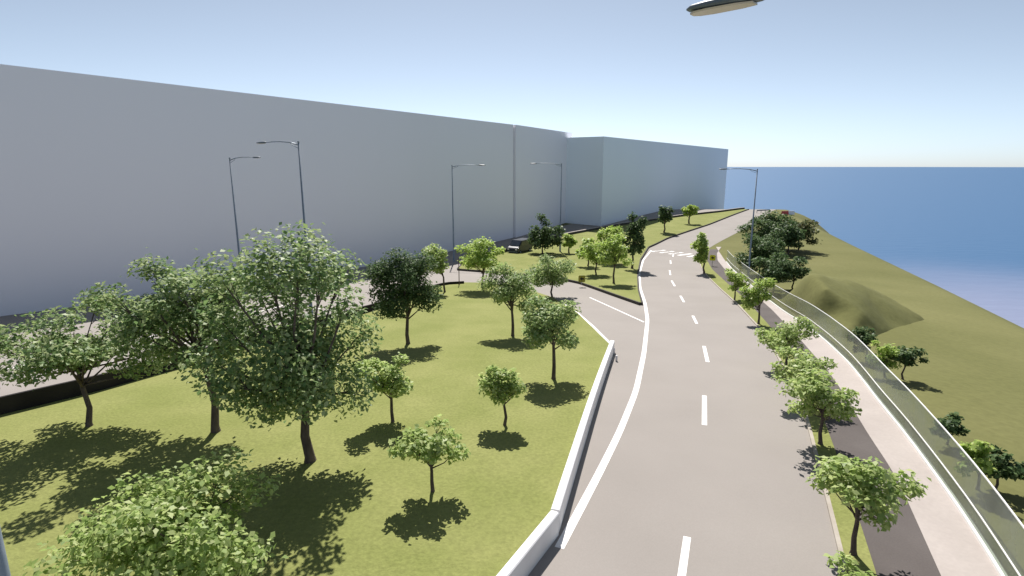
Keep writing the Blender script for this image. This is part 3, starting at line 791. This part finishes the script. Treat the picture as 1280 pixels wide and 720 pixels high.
def van(px, py, rz, label):
    x, y = G(px, py)
    root = empty("van", (x, y, h(y) + 0.02), rz)
    tag(root, label, "van")
    bm = bmesh.new()
    prof = [(-2.4, 0.35), (-2.4, 1.95), (-2.25, 2.1), (1.0, 2.1), (1.75, 1.25), (2.3, 1.05), (2.4, 0.8), (2.4, 0.35)]
    a_ = [bm.verts.new((p, -0.95, z)) for p, z in prof]; b_ = [bm.verts.new((p, 0.95, z)) for p, z in prof]
    n = len(prof)
    for k in range(n): bm.faces.new((a_[k], a_[(k + 1) % n], b_[(k + 1) % n], b_[k]))
    bm.faces.new(list(reversed(a_))); bm.faces.new(b_)
    bmesh.ops.recalc_face_normals(bm, faces=bm.faces)
    bmesh.ops.bevel(bm, geom=list(bm.edges), offset=0.06, segments=2, affect="EDGES")
    link("body", bm, M["navy"], root)
    bm = bmesh.new()
    ws = [bm.verts.new(p) for p in ((1.07, -0.82, 2.04), (1.07, 0.82, 2.04), (1.74, 0.85, 1.29), (1.74, -0.85, 1.29))]
    bm.faces.new(ws); bmesh.ops.translate(bm, verts=bm.verts[:], vec=(0.03, 0, 0.03)); link("windscreen", bm, M["glass_dark"], root)
    for s in (-1, 1):
        for (p, q) in ((-2.2, -1.3), (-1.2, -0.2), (-0.1, 0.95)):
            bm = bmesh.new()
            bm.faces.new([bm.verts.new((a2, s * 0.965, z2)) for a2, z2 in ((p, 1.3), (q + (0.25 if q > 0.5 else 0), 1.3), (q, 1.9), (p, 1.9))])
            link("window", bm, M["glass_dark"], root)
        for wx in (-1.5, 1.5):
            bm = bmesh.new(); bm_tube(bm, [(wx, s * 0.74, 0.34), (wx, s * 0.97, 0.34)], [0.34, 0.34], 18)
            w = link("wheel", bm, M["tyre"], root)
            bm = bmesh.new(); bm_tube(bm, [(wx, s * 0.965, 0.34), (wx, s * 0.985, 0.34)], [0.2, 0.18], 14); link("rim", bm, M["metal"], w)
        bm = bmesh.new(); bm_box(bm, 2.37, 2.43, s * 0.72 - 0.16, s * 0.72 + 0.16, 0.72, 0.9); link("headlight", bm, M["lampglass"], root)
    bm = bmesh.new(); bm_box(bm, 2.38, 2.46, -0.9, 0.9, 0.36, 0.55); link("bumper", bm, M["dark_metal"], root)
    return root
van(650, 316, ld + R(180), "dark navy van on the left road between bright and dark trees")

# far roadside: red and white barriers and a dark guard rail at the hill crest
for (px, py, m, lb) in ((981, 268.5, "red", "small red road barrier on the far crest, at the top of the slope"),
                        (988.5, 268.2, "white_wall", "small white road barrier beside the red one on the far crest")):
    p = gp(px, py)
    bm = bmesh.new()
    prof = [(-0.3, 0), (-0.3, 0.25), (-0.14, 0.5), (-0.1, 1.0), (0.1, 1.0), (0.14, 0.5), (0.3, 0.25), (0.3, 0)]
    a_ = [bm.verts.new((-1.0, u_, z_)) for u_, z_ in prof]; b_ = [bm.verts.new((1.0, u_, z_)) for u_, z_ in prof]
    for k in range(8): bm.faces.new((a_[k], a_[(k + 1) % 8], b_[(k + 1) % 8], b_[k]))
    bm.faces.new(a_); bm.faces.new(b_); bmesh.ops.recalc_face_normals(bm, faces=bm.faces)
    o = link("road_barrier", bm, M[m]); o.location = p; o.rotation_euler = (0, 0, R(15))
    tag(o, lb, "road barrier", "barriers on the far crest")
p0 = G(946, 266.5); p1 = G(962, 265.5)
gr = empty("guard_rail", (p0[0], p0[1], h(p0[1]) + 0.02), math.atan2(p1[1] - p0[1], p1[0] - p0[0]))
tag(gr, "thin dark guard rail across the far road end before the sea", "guard rail")
Lr = math.hypot(p1[0] - p0[0], p1[1] - p0[1])
bm = bmesh.new(); bm_box(bm, 0, Lr, -0.03, 0.03, 0.55, 0.85); link("rail", bm, M["dark_metal"], gr)
for k in range(4):
    bm = bmesh.new(); xx = 0.1 + (Lr - 0.2) * k / 3; bm_box(bm, xx - 0.05, xx + 0.05, 0.031, 0.12, 0, 0.8); link("post", bm, M["dark_metal"], gr)

# ------------------------------------------------------------------ light, sky, camera
SUN_EL, SUN_AZ = R(51), R(-3)      # sun ahead of the view, over +Y
sd_ = bpy.data.lights.new("sun", "SUN"); sd_.energy = 5.0; sd_.angle = R(0.5); sd_.color = (1.0, 0.955, 0.90)
so = bpy.data.objects.new("sun", sd_); COL.objects.link(so)
so.rotation_euler = Vector((math.sin(SUN_AZ) * math.cos(SUN_EL), math.cos(SUN_AZ) * math.cos(SUN_EL), math.sin(SUN_EL))).to_track_quat("Z", "Y").to_euler()
W = bpy.data.worlds.new("World"); S.world = W; W.use_nodes = True
nt = W.node_tree
sk = nt.nodes.new("ShaderNodeTexSky"); sk.sky_type = "NISHITA"; sk.sun_disc = False
sk.sun_elevation = SUN_EL; sk.sun_rotation = SUN_AZ
sk.air_density = 0.52; sk.dust_density = 0.38; sk.ozone_density = 4.0
hs = nt.nodes.new("ShaderNodeHueSaturation"); hs.inputs["Saturation"].default_value = 0.60; hs.inputs["Hue"].default_value = 0.486
nt.links.new(sk.outputs["Color"], hs.inputs["Color"]); nt.links.new(hs.outputs["Color"], nt.nodes["Background"].inputs["Color"])
nt.nodes["Background"].inputs["Strength"].default_value = 0.091
cd = bpy.data.cameras.new("camera"); co = bpy.data.objects.new("camera", cd); COL.objects.link(co)
cd.sensor_width = 36; cd.lens = 36 * FPX / 1280; cd.clip_start = 0.1; cd.clip_end = 100000
co.location = (0, 0, CAM_Z); co.rotation_euler = (R(90) - PITCH, 0, 0)
S.camera = co
vs = S.view_settings
vs.view_transform = "Standard"; vs.look = "None"; vs.exposure = 0.52; vs.gamma = 1; vs.use_curve_mapping = False
S.cycles.max_bounces = 6; S.cycles.transparent_max_bounces = 12
